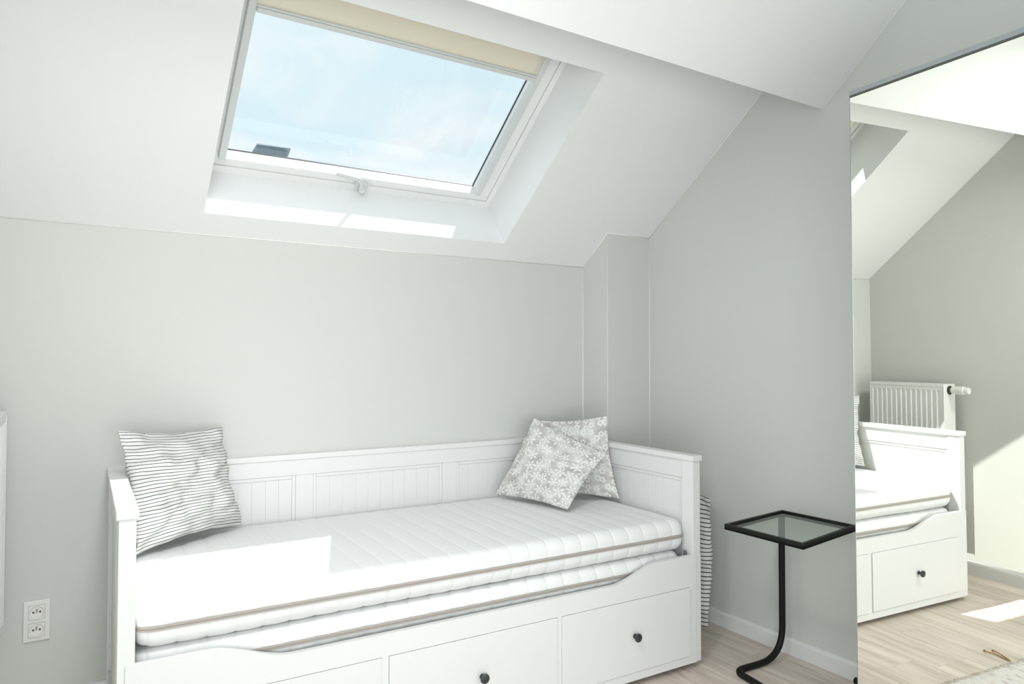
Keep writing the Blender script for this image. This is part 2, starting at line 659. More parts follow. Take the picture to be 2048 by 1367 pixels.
prism(bm, [(YF - T, -0.05), (DY0, -0.05), (DY0, ZTOP + 0.05), (YF - T, ZTOP + 0.05)], 'x', XL - T, XL)
wall_left = tag(obj('wall_left', bm, WALL), kind='structure')
bm = bmesh.new(); box(bm, XL, XR, 0, T, -0.05, ZK + 0.04)
wall_back = tag(obj('wall_back', bm, WALL), kind='structure')
# boxed corner at the right end of the back wall
bm = bmesh.new()
prism(bm, [(0, 0), (-CH_D, 0), (-CH_D, zs(-CH_D) + 0.01), (0, ZK + 0.01)], 'x', -CH_W, 0.0)
obj('pipe_boxing', bm, WALL, wall_back)

# front gable wall; its unseen window is added to bring in fill light
WX0, WX1, WZ0, WZ1 = -2.80, -1.20, 0.20, 1.30
bm = bmesh.new()
box(bm, XL, WX0, YF - T, YF, -0.05, ZTOP + 0.05)
box(bm, WX1, XR, YF - T, YF, -0.05, ZTOP + 0.05)
box(bm, WX0, WX1, YF - T, YF, -0.05, WZ0)
box(bm, WX0, WX1, YF - T, YF, WZ1, ZTOP + 0.05)
tag(obj('wall_front', bm, WALL), kind='structure')
win2 = tag(empty('added_window_2', ((WX0 + WX1) / 2, YF - 0.06, WZ0)), kind='structure')
bm = bmesh.new()
for a in (WX0, (WX0 + WX1) / 2 - 0.03, WX1 - 0.06):
    box(bm, a - win2.location.x, a + 0.06 - win2.location.x, -0.03, 0.03, 0, WZ1 - WZ0, 0.004)
for a in (0, WZ1 - WZ0 - 0.06):
    box(bm, WX0 - win2.location.x, WX1 - win2.location.x, -0.029, 0.029, a, a + 0.06, 0.004)
obj('window_frame', bm, PVC, win2)
bm = bmesh.new()
box(bm, WX0 - win2.location.x + 0.02, WX1 - win2.location.x - 0.02, -0.006, 0.006, 0.02, WZ1 - WZ0 - 0.02)
obj('pane', bm, PANE, win2)

door1 = tag(empty('added_door_1', (XL - 0.06, (DY0 + DY1) / 2, 0)), kind='structure')  # unseen glazed door, added to go with the fill light beside it
bm = bmesh.new()
dw = (DY1 - DY0) / 2
box(bm, -0.03, 0.03, -dw, -dw + 0.09, 0, DZT, 0.003)
box(bm, -0.03, 0.03, dw - 0.09, dw, 0, DZT, 0.003)
box(bm, -0.029, 0.029, -dw + 0.08, dw - 0.08, DZT - 0.09, DZT, 0.003)
box(bm, -0.029, 0.029, -dw + 0.08, dw - 0.08, 0, 0.14, 0.003)
obj('door_leaf', bm, PVC, door1)
bm = bmesh.new(); box(bm, -0.006, 0.006, -dw + 0.085, dw - 0.085, 0.135, DZT - 0.085)
obj('pane', bm, PANE, door1)
bm = bmesh.new()
tube(bm, round_path([(0.03, dw - 0.05, 1.05), (0.075, dw - 0.05, 1.05), (0.075, dw - 0.17, 1.05)], 0.015, 5), 0.009, 10)
obj('door_handle', bm, RAILM, door1, smooth=True, angle=50)

# ceiling: the slope with its window opening and splayed reveal
OX0, OX1, OS0, OS1 = -2.118, -0.814, 0.109, 1.026          # opening in the slope surface
RX0, RX1, RS0, RS1 = -2.132, -0.816, 0.110, 1.09           # where the reveal meets the window
RN = 0.246
SEND = -(YE) / math.cos(A1)
bm = bmesh.new()
P = lambda x, s, n=0.0: bm.verts.new(S(x, s, n))
x0, x1 = XL - 0.02, XR + 0.02
s0, s1 = -0.02, SEND + 0.05
o_ = [P(x0, s0), P(x1, s0), P(x1, s1), P(x0, s1)]
i_ = [P(OX0, OS0), P(OX1, OS0), P(OX1, OS1), P(OX0, OS1)]
r_ = [P(RX0, RS0, RN), P(RX1, RS0, RN), P(RX1, RS1, RN), P(RX0, RS1, RN)]
t_ = [P(RX0 - 0.02, RS0 - 0.02, 0.333), P(RX1 + 0.02, RS0 - 0.02, 0.333), P(RX1 + 0.02, RS1 + 0.02, 0.333), P(RX0 - 0.02, RS1 + 0.02, 0.333)]
q_ = [P(x0 - 0.1, -0.25, 0.333), P(x1 + 0.1, -0.25, 0.333), P(x1 + 0.1, s1 + 0.3, 0.333), P(x0 - 0.1, s1 + 0.3, 0.333)]
for a, b_ in ((o_, i_), (i_, r_), (r_, t_), (t_, q_), (q_, o_)):
    for k in range(4):
        bm.faces.new((a[k], a[(k + 1) % 4], b_[(k + 1) % 4], b_[k]))
ceiling = tag(obj('ceiling', bm, WHITE), kind='structure')
bm = bmesh.new()
prism(bm, [(YE, ZE), (YE, zs(YE) + 0.3), (YTOP, ZTOP + 0.3), (YTOP, ZTOP)], 'x', XL, XR)
obj('dropped_slope', bm, WHITE, ceiling)
bm = bmesh.new()
KX0, KX1, KY0, KY1 = -2.35, -1.15, -4.5, -3.3
for a in ((XL, KX0, YF, YTOP), (KX1, XR, YF, YTOP), (KX0, KX1, YF, KY0), (KX0, KX1, KY1, YTOP)):
    box(bm, a[0], a[1], a[2], a[3], ZTOP, ZTOP + 0.3)
obj('flat_ceiling', bm, WHITE, ceiling)
win3 = tag(empty('added_window_3', ((KX0 + KX1) / 2, (KY0 + KY1) / 2, ZTOP + 0.2)), kind='structure')  # unseen skylight, added to let sky light in behind the camera
bm = bmesh.new()
for a in (-0.6, 0.54):
    box(bm, a, a + 0.06, -0.6, 0.6, -0.03, 0.03, 0.004)
    box(bm, -0.54, 0.54, a, a + 0.06, -0.03, 0.03, 0.004)
obj('window_frame', bm, PVC, win3)
bm = bmesh.new(); box(bm, -0.56, 0.56, -0.56, 0.56, -0.008, 0.008)
obj('pane', bm, PANE, win3)

# thin caulk beads where wall paint meets white paint and in the corners
tr = tag(empty('trim_1', (-CH_W, 0, 0)), kind='structure')
O1 = Vector((-CH_W, 0, 0))


def bead(pts, r=0.0022):
    b_ = bmesh.new()
    tube(b_, [Vector(p) - O1 for p in pts], r, seg=6)
    return obj('caulk_bead', b_, CAULK, tr, smooth=True)


bead([(XL, -0.001, ZK - 0.001), (-CH_W, -0.001, ZK - 0.001)])
bead([(-CH_W - 0.001, -0.001, 0.07), (-CH_W - 0.001, -0.001, ZK)])
bead([(-CH_W, 0, ZK), (-CH_W, -CH_D, zs(-CH_D))])
bead([(-CH_W, -CH_D - 0.001, zs(-CH_D)), (0, -CH_D - 0.001, zs(-CH_D))])
bead([(-CH_W, -CH_D, 0.07), (-CH_W, -CH_D, zs(-CH_D))], 0.0018)
bead([(-0.001, -CH_D - 0.001, 0.07), (-0.001, -CH_D - 0.001, zs(-CH_D))])
bead([(-0.001, -CH_D, zs(-CH_D)), (-0.001, YE, zs(YE))])
bead([(-0.001, YE, ZE), (-0.001, YTOP, ZTOP)])
bead([(XL + 0.001, 0, ZK), (XL + 0.001, YE, zs(YE))])
bead([(XL + 0.001, YE, ZE), (XL + 0.001, YTOP, ZTOP)])


# baseboards
def baseboard(name, a, b_, nrm, h=0.068, t=0.014):
    a, b_, nrm = Vector(a), Vector(b_), Vector(nrm)
    prof = [(0, 0), (t, 0), (t, h - 0.012), (t - 0.002, h - 0.006), (t - 0.006, h - 0.001), (0, h)]
    m_ = bmesh.new()
    A = [m_.verts.new(a + nrm * p + Vector((0, 0, q))) for p, q in prof]
    B = [m_.verts.new(b_ + nrm * p + Vector((0, 0, q))) for p, q in prof]
    n = len(prof)
    m_.faces.new(A); m_.faces.new(B[::-1])
    for i in range(n): m_.faces.new((A[i], B[i], B[(i + 1) % n], A[(i + 1) % n]))
    return tag(obj(name, m_, TRIM), kind='structure')


baseboard('baseboard_right', (0, -CH_D, 0), (0, YF, 0), (-1, 0, 0))
baseboard('baseboard_left', (XL, 0, 0), (XL, DY1, 0), (1, 0, 0))
baseboard('baseboard_left', (XL, DY0, 0), (XL, YF, 0), (1, 0, 0))
baseboard('baseboard_back', (XL, 0, 0), (-CH_W, 0, 0), (0, -1, 0), 0.084)
baseboard('baseboard_front', (XL, YF, 0), (XR, YF, 0), (0, 1, 0))

# ------------------------------------------------------------------ skylight
w1 = tag(empty('window_1', S(-1.47, RS0, RN)), kind='structure')
W1 = w1.location.copy()


def wobj(name, bm, m, parent=None, root=None, **k):
    """meshes written in world space, parented to a root at its own place"""
    base = root or w1
    o = obj(name, bm, m, parent or base, **k)
    o.data.transform(Matrix.Translation(-base.location))
    return o


# fixed lining frame between reveal and sash
FN = 0.244
bm = bmesh.new()
GX0, GX1, GS0, GS1 = -2.104, -0.843, 0.143, 1.10            # sash outline
sbox(bm, RX0 - 0.012, RX1 + 0.012, RS0 - 0.012, GS0 - 0.0018, FN, 0.31)
sbox(bm, GX1 + 0.0018, RX1 + 0.012, GS0 - 0.0018, RS1 + 0.02, FN, 0.31)
sbox(bm, RX0 - 0.012, GX0 - 0.0018, GS0 - 0.0018, RS1 + 0.02, FN, 0.31)
wobj('lining_frame', bm, PVC)
# sash with inner faces running back to the glass
SNN = 0.249
GN = 0.306
IX0, IX1, IS0, IS1 = -2.026, -0.908, 0.177, 1.03             # glass outline
MX0, MX1, MS0 = -2.036, -0.917, 0.179                        # inner edge of the flat face
bm = bmesh.new()
outer = [(GX0, GS0), (GX1, GS0), (GX1, GS1), (GX0, GS1)]
mid = [(MX0, MS0), (MX1, MS0), (MX1, 1.05), (MX0, 1.05)]
inn = [(IX0, IS0), (IX1, IS0), (IX1, IS1), (IX0, IS1)]
out2 = [(IX0 - 0.014, IS0 - 0.022), (IX1 + 0.014, IS0 - 0.022), (IX1 + 0.014, IS1 + 0.02), (IX0 - 0.014, IS1 + 0.02)]
V = lambda L_, n: [bm.verts.new(S(x, s_, n)) for x, s_ in L_]
rings_ = [V(outer, SNN), V(mid, SNN - 0.003), V(inn, GN), V(out2, GN + 0.0095), V(out2, 0.324), V(outer, 0.324)]
for a, b_ in zip(rings_, rings_[1:] + rings_[:1]):
    for k in range(4):
        bm.faces.new((a[k], a[(k + 1) % 4], b_[(k + 1) % 4], b_[k]))
sash = wobj('sash', bm, PVC)
bm = bmesh.new()
sbox(bm, IX0 - 0.01, IX1 + 0.01, IS0 - 0.012, IS1, GN + 0.0042, GN + 0.0082)
wobj('pane', bm, PANE)
bm = bmesh.new()
sbox(bm, IX0 + 0.0002, IX1 - 0.0002, IS0 + 0.0002, IS0 + 0.0022, GN - 0.001, GN + 0.0038)
sbox(bm, IX1 - 0.0035, IX1 - 0.0002, IS0 + 0.0022, IS1, GN - 0.001, GN + 0.0038)
sbox(bm, IX0 + 0.0002, IX0 + 0.0035, IS0 + 0.0022, IS1, GN - 0.001, GN + 0.0038)
wobj('gasket', bm, GASKET)
bm = bmesh.new()
sbox(bm, IX1 + 0.004, IX1 + 0.012, IS0, IS1, GN + 0.0084, GN + 0.017)
sbox(bm, IX0 - 0.012, IX0 - 0.004, IS0, IS1, GN + 0.0084, GN + 0.017)
wobj('glazing_spacer', bm, SPACER)
# outer cover frame of the window
bm = bmesh.new()
sbox(bm, RX0 - 0.05, RX1 + 0.05, RS0 - 0.05, IS0 - 0.030, 0.325, 0.331)
sbox(bm, RX0 - 0.05, IX0 - 0.014, IS0 - 0.030, RS1 + 0.05, 0.325, 0.331)
sbox(bm, IX1 + 0.014, RX1 + 0.05, IS0 - 0.030, RS1 + 0.05, 0.325, 0.331)
sbox(bm, IX0 - 0.012, IX1 + 0.012, IS1 + 0.01, RS1 + 0.05, 0.325, 0.331)
wobj('outer_flashing', bm, VENTM)
# handle at the bottom of the sash
HD = 0.018
HS = lambda x, s_, n: S(x + 0.010, s_ - 0.0144, n + HD)
bm = bmesh.new()
sbox(bm, -1.500, -1.443, 0.138, 0.164, 0.223, 0.2485, 0.005)
wobj('handle_base', bm, RAILM)
bm = bmesh.new()
hp = round_path([HS(-1.484, 0.160, 0.205), HS(-1.489, 0.166, 0.184), HS(-1.506, 0.217, 0.180), HS(-1.612, 0.229, 0.184)], [0.012, 0.022], 7)
tube(bm, hp, [0.0105] * 8 + [0.0085] * (len(hp) - 8), 12)
tube(bm, [HS(-1.4835, 0.159, 0.207), HS(-1.4885, 0.163, 0.176)], 0.0120, 14)
wobj('window_handle', bm, RAILM, smooth=True, angle=50)

# roller blind on the skylight
rb_ = tag(empty('roller_blind', S(-1.49, 0.88, 0.14)),
          'cream roller blind pulled a little way down the skylight in white side rails', 'blind')
for xa, xb in ((-2.059, -2.033), (-0.934, -0.907)):
    bm = bmesh.new()
    sbox(bm, xa, xb, 0.192, 1.07, 0.218, 0.2485, 0.002)
    wobj('guide_rail', bm, RAILM, root=rb_)
    bm = bmesh.new()
    sbox(bm, (xa + xb) / 2 - 0.004, (xa + xb) / 2 + 0.004, 0.1905, 0.192, 0.223, 0.231)
    wobj('rail_end_plug', bm, METAL, root=rb_)
bm = bmesh.new()
sbox(bm, -2.0328, -0.9342, 0.812, 0.830, 0.208, 0.2265, 0.003)
sbox(bm, -2.0328, -0.9342, 0.8305, 0.838, 0.211, 0.2215, 0.002)
wobj('bottom_bar', bm, RAILM, root=rb_)
bm = bmesh.new()
sbox(bm, -2.042, -0.925, 0.834, 1.09, 0.222, 0.224)
wobj('blind_fabric', bm, BLIND, root=rb_)

# dark vent cowl standing on the roof outside
vt = tag(empty('roof_vent', S(-1.82, 0.09, 0.335)), 'slate grey metal vent cowl outside, seen through the skylight glass at lower left', 'vent')
bm = bmesh.new()
hexa(bm, [S(-1.90, 0.02, 0.335), S(-1.76, 0.02, 0.335), S(-1.76, 0.12, 0.335), S(-1.88, 0.12, 0.335),
          S(-1.900, 0.055, 0.414), S(-1.758, 0.065, 0.414), S(-1.755, 0.130, 0.414), S(-1.886, 0.130, 0.414)])
wobj('vent_body', bm, VENTM, root=vt)
bm = bmesh.new()
hexa(bm, [S(-1.905, 0.050, 0.415), S(-1.750, 0.060, 0.415), S(-1.744, 0.146, 0.415), S(-1.880, 0.142, 0.415),
          S(-1.905, 0.050, 0.423), S(-1.750, 0.060, 0.423), S(-1.744, 0.146, 0.423), S(-1.880, 0.142, 0.423)])
wobj('vent_hood', bm, VENTM, root=vt)

# ================================================================== DAYBED
BYAW = math.radians(-1.2207)
BL = 2.046
BD = 0.902
bed = tag(empty('daybed', (-0.3693, -0.0052, 0), (0, 0, BYAW)),
          'white wooden daybed with panelled back and ends and three drawers, under the skylight', 'daybed')
BM = Matrix.Translation(bed.location) @ Matrix.Rotation(BYAW, 4, 'Z')
# bed frame coordinates: x from -BL (left) to 0 (right), y from 0 (wall) to -BD (front)
PT = 0.040                                       # thickness of ends
CAPH = 0.022


def board_row(parent, along, a0, a1, z0, z1, depth0, depth1, n):
    """row of single tongue-and-groove boards; along 'x' or 'y'"""
    w = (a1 - a0) / n
    mesh = None
    for i in range(n):
        if mesh is None:
            b_ = bmesh.new()
            if along == 'x':
                box(b_, 0.0001, w - 0.0001, depth0, depth1, z0, z1, 0.0008, 1)
            else:
                box(b_, depth0, depth1, 0.0001, w - 0.0001, z0, z1, 0.0008, 1)
            o = obj('board', b_, BED, parent)
            mesh = o.data
        else:
            o = bpy.data.objects.new('board', mesh)
            COL.objects.link(o)
            o.parent = parent
        o.location = (a0 + w * i, 0, 0) if along == 'x' else (0, a0 + w * i, 0)


def end_panel(x0):
    x1 = x0 + PT
    pn = bmesh.new()
    yb, yf = -0.012, -BD + 0.006
    PWD = 0.062
    box(pn, x0, x1, yf, yf + PWD, 0.022, 0.83 - CAPH, 0.002)            # front post
    box(pn, x0, x1, yb - PWD, yb, 0.022, 0.83 - CAPH, 0.002)            # rear post
    box(pn, x0 + 0.004, x1 - 0.004, yf + PWD - 0.001, yb - PWD + 0.001, 0.735, 0.83 - CAPH - 0.0005, 0.002)   # top rail
    box(pn, x0 + 0.004, x1 - 0.004, yf + PWD - 0.001, yb - PWD + 0.001, 0.06, 0.13, 0.002)      # bottom rail
    o = obj('end_frame', pn, BED, bed)
    c = bmesh.new()
    box(c, x0 - 0.006, x1 + 0.006, -BD, -0.002, 0.83 - CAPH, 0.83, 0.0025)
    obj('end_cap', c, BED, o)
    # rails around the boards
    r = bmesh.new()
    ya, yb2 = yf + PWD, yb - PWD
    for xx0, xx1 in ((x0 + 0.008, x1 - 0.008),):
        box(r, xx0, xx1, ya + 0.0002, ya + 0.018, 0.1305, 0.7345, 0.002)
        box(r, xx0, xx1, yb2 - 0.018, yb2 - 0.0002, 0.1305, 0.7345, 0.002)
        box(r, xx0, xx1, ya + 0.0182, yb2 - 0.0182, 0.72, 0.7345, 0.002)
    obj('panel_moulding', r, BED, o)
    board_row(o, 'y', ya + 0.018, yb2 - 0.018, 0.1302, 0.7198, x0 + 0.012, x1 - 0.012, 12)
    return o


end_l = end_panel(-BL + 0.006)
end_r = end_panel(-PT - 0.006)
XA, XB = -BL + 0.006 + PT, -0.006 - PT           # inner width

# back
bk = bmesh.new()
box(bk, XA, XB, -0.040, -0.016, 0.745, 0.83 - CAPH, 0.002)
box(bk, XA, XB, -0.040, -0.016, 0.06, 0.18, 0.002)
box(bk, XA, XA + 0.075, -0.040, -0.016, 0.18, 0.745, 0.002)
box(bk, XB - 0.075, XB, -0.040, -0.016, 0.18, 0.745, 0.002)
ST = [XA + (XB - XA) * k / 3 for k in (1, 2)]
for c_ in ST: box(bk, c_ - 0.035, c_ + 0.035, -0.040, -0.016, 0.18, 0.745, 0.002)
back = obj('back_frame', bk, BED, bed)
c = bmesh.new()
box(c, XA - 0.006 + 0.0062, XB - 0.0002, -0.046, -0.004, 0.83 - CAPH, 0.83, 0.0025)
obj('back_cap', c, BED, back)
r = bmesh.new()
for a, b_ in ((XA + 0.075, ST[0] - 0.035), (ST[0] + 0.035, ST[1] - 0.035), (ST[1] + 0.035, XB - 0.075)):
    box(r, a + 0.0002, a + 0.014, -0.0375, -0.0217, 0.1802, 0.7447, 0.002)
    box(r, b_ - 0.014, b_ - 0.0002, -0.0375, -0.0217, 0.1802, 0.7447, 0.002)
    box(r, a + 0.0142, b_ - 0.0142, -0.0375, -0.0217, 0.731, 0.7447, 0.002)
    board_row(back, 'x', a + 0.014, b_ - 0.014, 0.18, 0.7308, -0.033, -0.022, 10)
obj('panel_moulding', r, BED, back)

b_ = bmesh.new()
box(b_, XA + 0.001, XB - 0.001, -0.0215, -0.0165, 0.07, 0.80)
obj('back_sheet', b_, BED, back)

# mattress base
b_ = bmesh.new()
box(b_, XA, XB, -0.862, -0.045, 0.335, 0.352, 0.002)
obj('mattress_base', b_, BED, bed)
# small upright steel bracket beside the lower mattress, right end
b_ = bmesh.new()
box(b_, XB - 0.016, XB - 0.006, -0.868, -0.858, 0.345, 0.452, 0.001)
obj('bracket', b_, METAL, bed)

# front: one board with a wavy top edge, drawer openings below
FY0, FY1 = -BD + 0.0, -BD + 0.018
FXL, FXR = -2.022, -0.034
DR = [(-1.957, -1.343), (-1.321, -0.703), (-0.685, -0.070)]
DZ0, DZ1 = 0.052, 0.317


def wave(x):
    """top edge of the front panel"""
    d = min(x - FXL, FXR - x)
    lo, hi = 0.386, 0.441
    if d < 0.19: return hi
    if d > 0.42: return lo
    t = (d - 0.19) / 0.23
    t = t * t * (3 - 2 * t)
    return hi + (lo - hi) * t


fb = bmesh.new()
N = 120
xs_ = [FXL + (FXR - FXL) * i / N for i in range(N + 1)]
top = [(x, wave(x)) for x in xs_]
A = [fb.verts.new((x, FY0, z)) for x, z in top]
B = [fb.verts.new((x, FY1, z)) for x, z in top]
A0 = [fb.verts.new((x, FY0, DZ1 + 0.002)) for x, z in top]
B0 = [fb.verts.new((x, FY1, DZ1 + 0.002)) for x, z in top]
for i in range(N):
    fb.faces.new((A[i], A[i + 1], A0[i + 1], A0[i]))
    fb.faces.new((B[i], B0[i], B0[i + 1], B[i + 1]))
    fb.faces.new((A[i], B[i], B[i + 1], A[i + 1]))
    fb.faces.new((A0[i], A0[i + 1], B0[i + 1], B0[i]))
for i in (0, N):
    fb.faces.new((A[i], A0[i], B0[i], B[i]))
front = obj('front_panel', fb, BED, bed)
b_ = bmesh.new()
box(b_, FXL, FXR, FY0, FY1, 0.020, DZ0 - 0.002, 0.001)
ed = [FXL] + [v for d in DR for v in d] + [FXR]
for a, c_ in ((ed[0], ed[1]), (ed[2], ed[3]), (ed[4], ed[5]), (ed[6], ed[7])):
    box(b_, a + 0.0, c_ - 0.0, FY0 + 0.0003, FY1, DZ0 - 0.003, DZ1 + 0.003)
obj('front_rail', b_, BED, front)
# side strips of the front that carry on to the floor beside the posts
for a, c_ in ((-BL + 0.006, FXL - 0.001), (FXR + 0.001, -0.006)):
    b_ = bmesh.new()
    box(b_, a, c_, -BD + 0.004, -BD + 0.018, 0.020, 0.436, 0.001)
    obj('front_edge_strip', b_, BED, front)

kn0 = None
for i, (a, c_) in enumerate(DR):
    d_ = empty('drawer', (a, -BD, DZ0))
    d_.parent = bed
    b_ = bmesh.new()
    w_ = c_ - a
    fw_ = 0.003
    # frame-and-panel face: flat field slightly recessed behind its border
    box(b_, 0.0012, w_ - 0.0012, -0.0045, 0.014, 0.0006, DZ1 - DZ0 + 0.0006, 0.0018)
    box(b_, 0.01, w_ - 0.01, 0.014, 0.55, 0.015, 0.2, 0.0)
    bpy.data.objects.remove(d_)
    dro = obj('drawer', b_, BED, bed)
    dro.location = (a, -BD, DZ0)
    kx = (-1.66, -1.003, -0.357)[i] - a
    if kn0 is None:
        k_ = bmesh.new()
        Mk = Matrix.Rotation(PI / 2, 4, 'X')
        lathe(k_, [(0.0085, 0.0), (0.0085, 0.002), (0.0055, 0.004), (0.0052, 0.013), (0.009, 0.016), (0.0148, 0.018),
                   (0.0162, 0.021), (0.0150, 0.0245), (0.009, 0.0265), (0.0, 0.027)], Mk, 24)
        ko = obj('knob', k_, KNOB, dro, smooth=True, angle=40)
        tag(ko, 'dark pewter round knob')
        kn0 = ko
    else:
        ko = kn0.copy()
        COL.objects.link(ko)
        ko.parent = dro
    ko.location = (kx, -0.0044, 0.187 - DZ0)
# castor-like feet
for x in (-BL + 0.03, -0.03):
    for y in (-0.06, -BD + 0.06):
        b_ = bmesh.new()
        lathe(b_, [(0.0, 0), (0.014, 0), (0.014, 0.0225), (0.0, 0.0225)], Matrix.Translation((x, y, 0)), 12)
        obj('foot', b_, DARKHOLE, bed)
# inner sides so that the drawers' space is closed from behind
b_ = bmesh.new()
box(b_, XA, XB, -0.30, -0.29, 0.03, 0.33)
obj('inner_divider', b_, BED, bed)


# ------------------------------------------------------------------ mattresses
def mattress(name, z0, z1, label, seed, xa, xb, ya, yb, rr=0.042, crown=0.004):
    L_, Wd, H = xb - xa, yb - ya, z1 - z0
    root_loc = BM @ Vector(((xa + xb) / 2, (ya + yb) / 2, z0))
    b_ = bmesh.new()
    uv = None
    per = 0.0738
    xs = []
    n = int(L_ / per)
    x = -L_ / 2
    # samples denser around the quilting seams
    seams = []
    ph = (-0.2 - (xa + xb) / 2) % per
    xx = -L_ / 2 + ((ph + L_ / 2) % per)
    while xx < L_ / 2:
        seams.append(xx)
        xx += per
    xs = set([-L_ / 2, L_ / 2])
    for k in range(9):
        t = 0.07 * (1 - math.cos(k / 8 * PI / 2))
        xs.add(-L_ / 2 + t); xs.add(L_ / 2 - t)
    for s in seams:
        for d in (-0.030, -0.018, -0.009, -0.005, -0.002, 0, 0.002, 0.005, 0.009, 0.018, 0.030):
            if -L_ / 2 < s + d < L_ / 2: xs.add(s + d)
    xs = sorted(xs)
    rings = []
    for x in xs:
        e = min(x + L_ / 2, L_ / 2 - x)
        R_ = 0.05
        inset = R_ - math.sqrt(max(0, R_ * R_ - (R_ - e) ** 2)) if e < R_ else 0.0
        dmin = min(abs(x - s) for s in seams)
        g = 0.0013 * math.exp(-(dmin / 0.004) ** 2) - 0.0011 * min(1, dmin / 0.03)
        rr2 = rr
        hw, hh = Wd / 2 - inset * 0.7 - g, H / 2 - inset * 0.35 - g
        pts = []
        ny, nz = 22, 6
        hy, hz = hw - rr2, hh - rr2
        hz = max(hz, 0.004)
        # superellipse corners around the rectangle
        loop = []
        for k in range(ny + 1): loop.append((-hy + 2 * hy * k / ny, hh))
        for k in range(1, 7):
            t = k / 7 * PI / 2
            loop.append((hy + (hw - hy) * math.sin(t), hz + (hh - hz) * math.cos(t)))
        for k in range(3): loop.append((hw, hz - hz * k))
        loop = loop[:-0] if False else loop
        for k in range(1, 7):
            t = k / 7 * PI / 2
            loop.append((hy + (hw - hy) * math.cos(t), -hz - (hh - hz) * math.sin(t)))
        for k in range(ny + 1): loop.append((hy - 2 * hy * k / ny, -hh))
        for k in range(1, 7):
            t = k / 7 * PI / 2
            loop.append((-hy - (hw - hy) * math.sin(t), -hz - (hh - hz) * math.cos(t)))
        for k in range(3): loop.append((-hw, -hz + hz * k))
        for k in range(1, 7):
            t = k / 7 * PI / 2
            loop.append((-hy - (hw - hy) * math.cos(t), hz + (hh - hz) * math.sin(t)))
        ring = []
        for (y, z) in loop:
            wv = 0.0016 * noise.noise(Vector((x * 4, y * 5, z * 9 + seed)))
            bl = crown * math.cos(PI * y / Wd) if z > hz else 0
            # pinch at the zip line
            if abs(y) > hw - 0.001 and abs(z) < 0.005:
                y *= (1 - 0.003)
            ring.append(b_.verts.new((x, y + wv, z + wv + bl + H / 2)))
        rings.append(ring)
    for a, c_ in zip(rings, rings[1:]):
        for k in range(len(a)):
            b_.faces.new((a[k], a[(k + 1) % len(a)], c_[(k + 1) % len(a)], c_[k]))
    b_.faces.new(rings[0][::-1])
    b_.faces.new(rings[-1])
    bmesh.ops.remove_doubles(b_, verts=b_.verts, dist=1e-5)
    o = obj(name, b_, MATT, smooth=True)
    o.location = root_loc
    o.rotation_euler = (0, 0, BYAW)
    tag(o, label, 'mattress')
    # zip tape along the four sides
    t_ = bmesh.new()
    hx, hy = L_ / 2 + 0.0006, Wd / 2 + 0.0030
    loop = []
    es = [0.0, 0.0015, 0.004, 0.008, 0.014, 0.022, 0.032, 0.042, 0.05]
    yy = [hy - 0.7 * (0.05 - math.sqrt(max(0.0, 0.0025 - (0.05 - e) ** 2))) for e in es]
    q1 = [(hx - e, y) for e, y in zip(es, yy)]
    loop = q1 + [(-x, y) for x, y in reversed(q1)] + [(-x, -y) for x, y in q1] + [(x, -y) for x, y in reversed(q1)]
    loop = loop[::1]
    zc = H / 2 - 0.002
    prof = [(-0.004, -0.0075), (0.0008, -0.0065), (0.0012, -0.0015), (-0.0010, -0.0008), (-0.0010, 0.0008), (0.0012, 0.0015), (0.0008, 0.0065), (-0.004, 0.0075)]
    V_ = []
    nl = len(loop)
    for i, (x, y) in enumerate(loop):
        nx, ny_ = Vector((loop[(i + 1) % nl][1] - loop[i - 1][1], -(loop[(i + 1) % nl][0] - loop[i - 1][0]))).normalized()
        V_.append([t_.verts.new((x + nx * p, y + ny_ * p, zc + q)) for p, q in prof])
    for i in range(nl):
        a, c_ = V_[i], V_[(i + 1) % nl]
        for k in range(len(prof) - 1):
            t_.faces.new((a[k], a[k + 1], c_[k + 1], c_[k]))
    zo = obj('zip', t_, ZIP, o)
    tag(zo, 'taupe zip tape')
    return o


mattress('mattress', 0.4545, 0.572, 'thick white quilted foam mattress with a taupe zip, upper one on the daybed', 3.1, XA + 0.004, XB - 0.008, -0.866, -0.046)
mattress('mattress', 0.3530, 0.4500, 'white quilted foam mattress with a taupe zip, lower one, under the other', 8.7, XA + 0.003, XB - 0.022, -0.862, -0.047, crown=0.0)


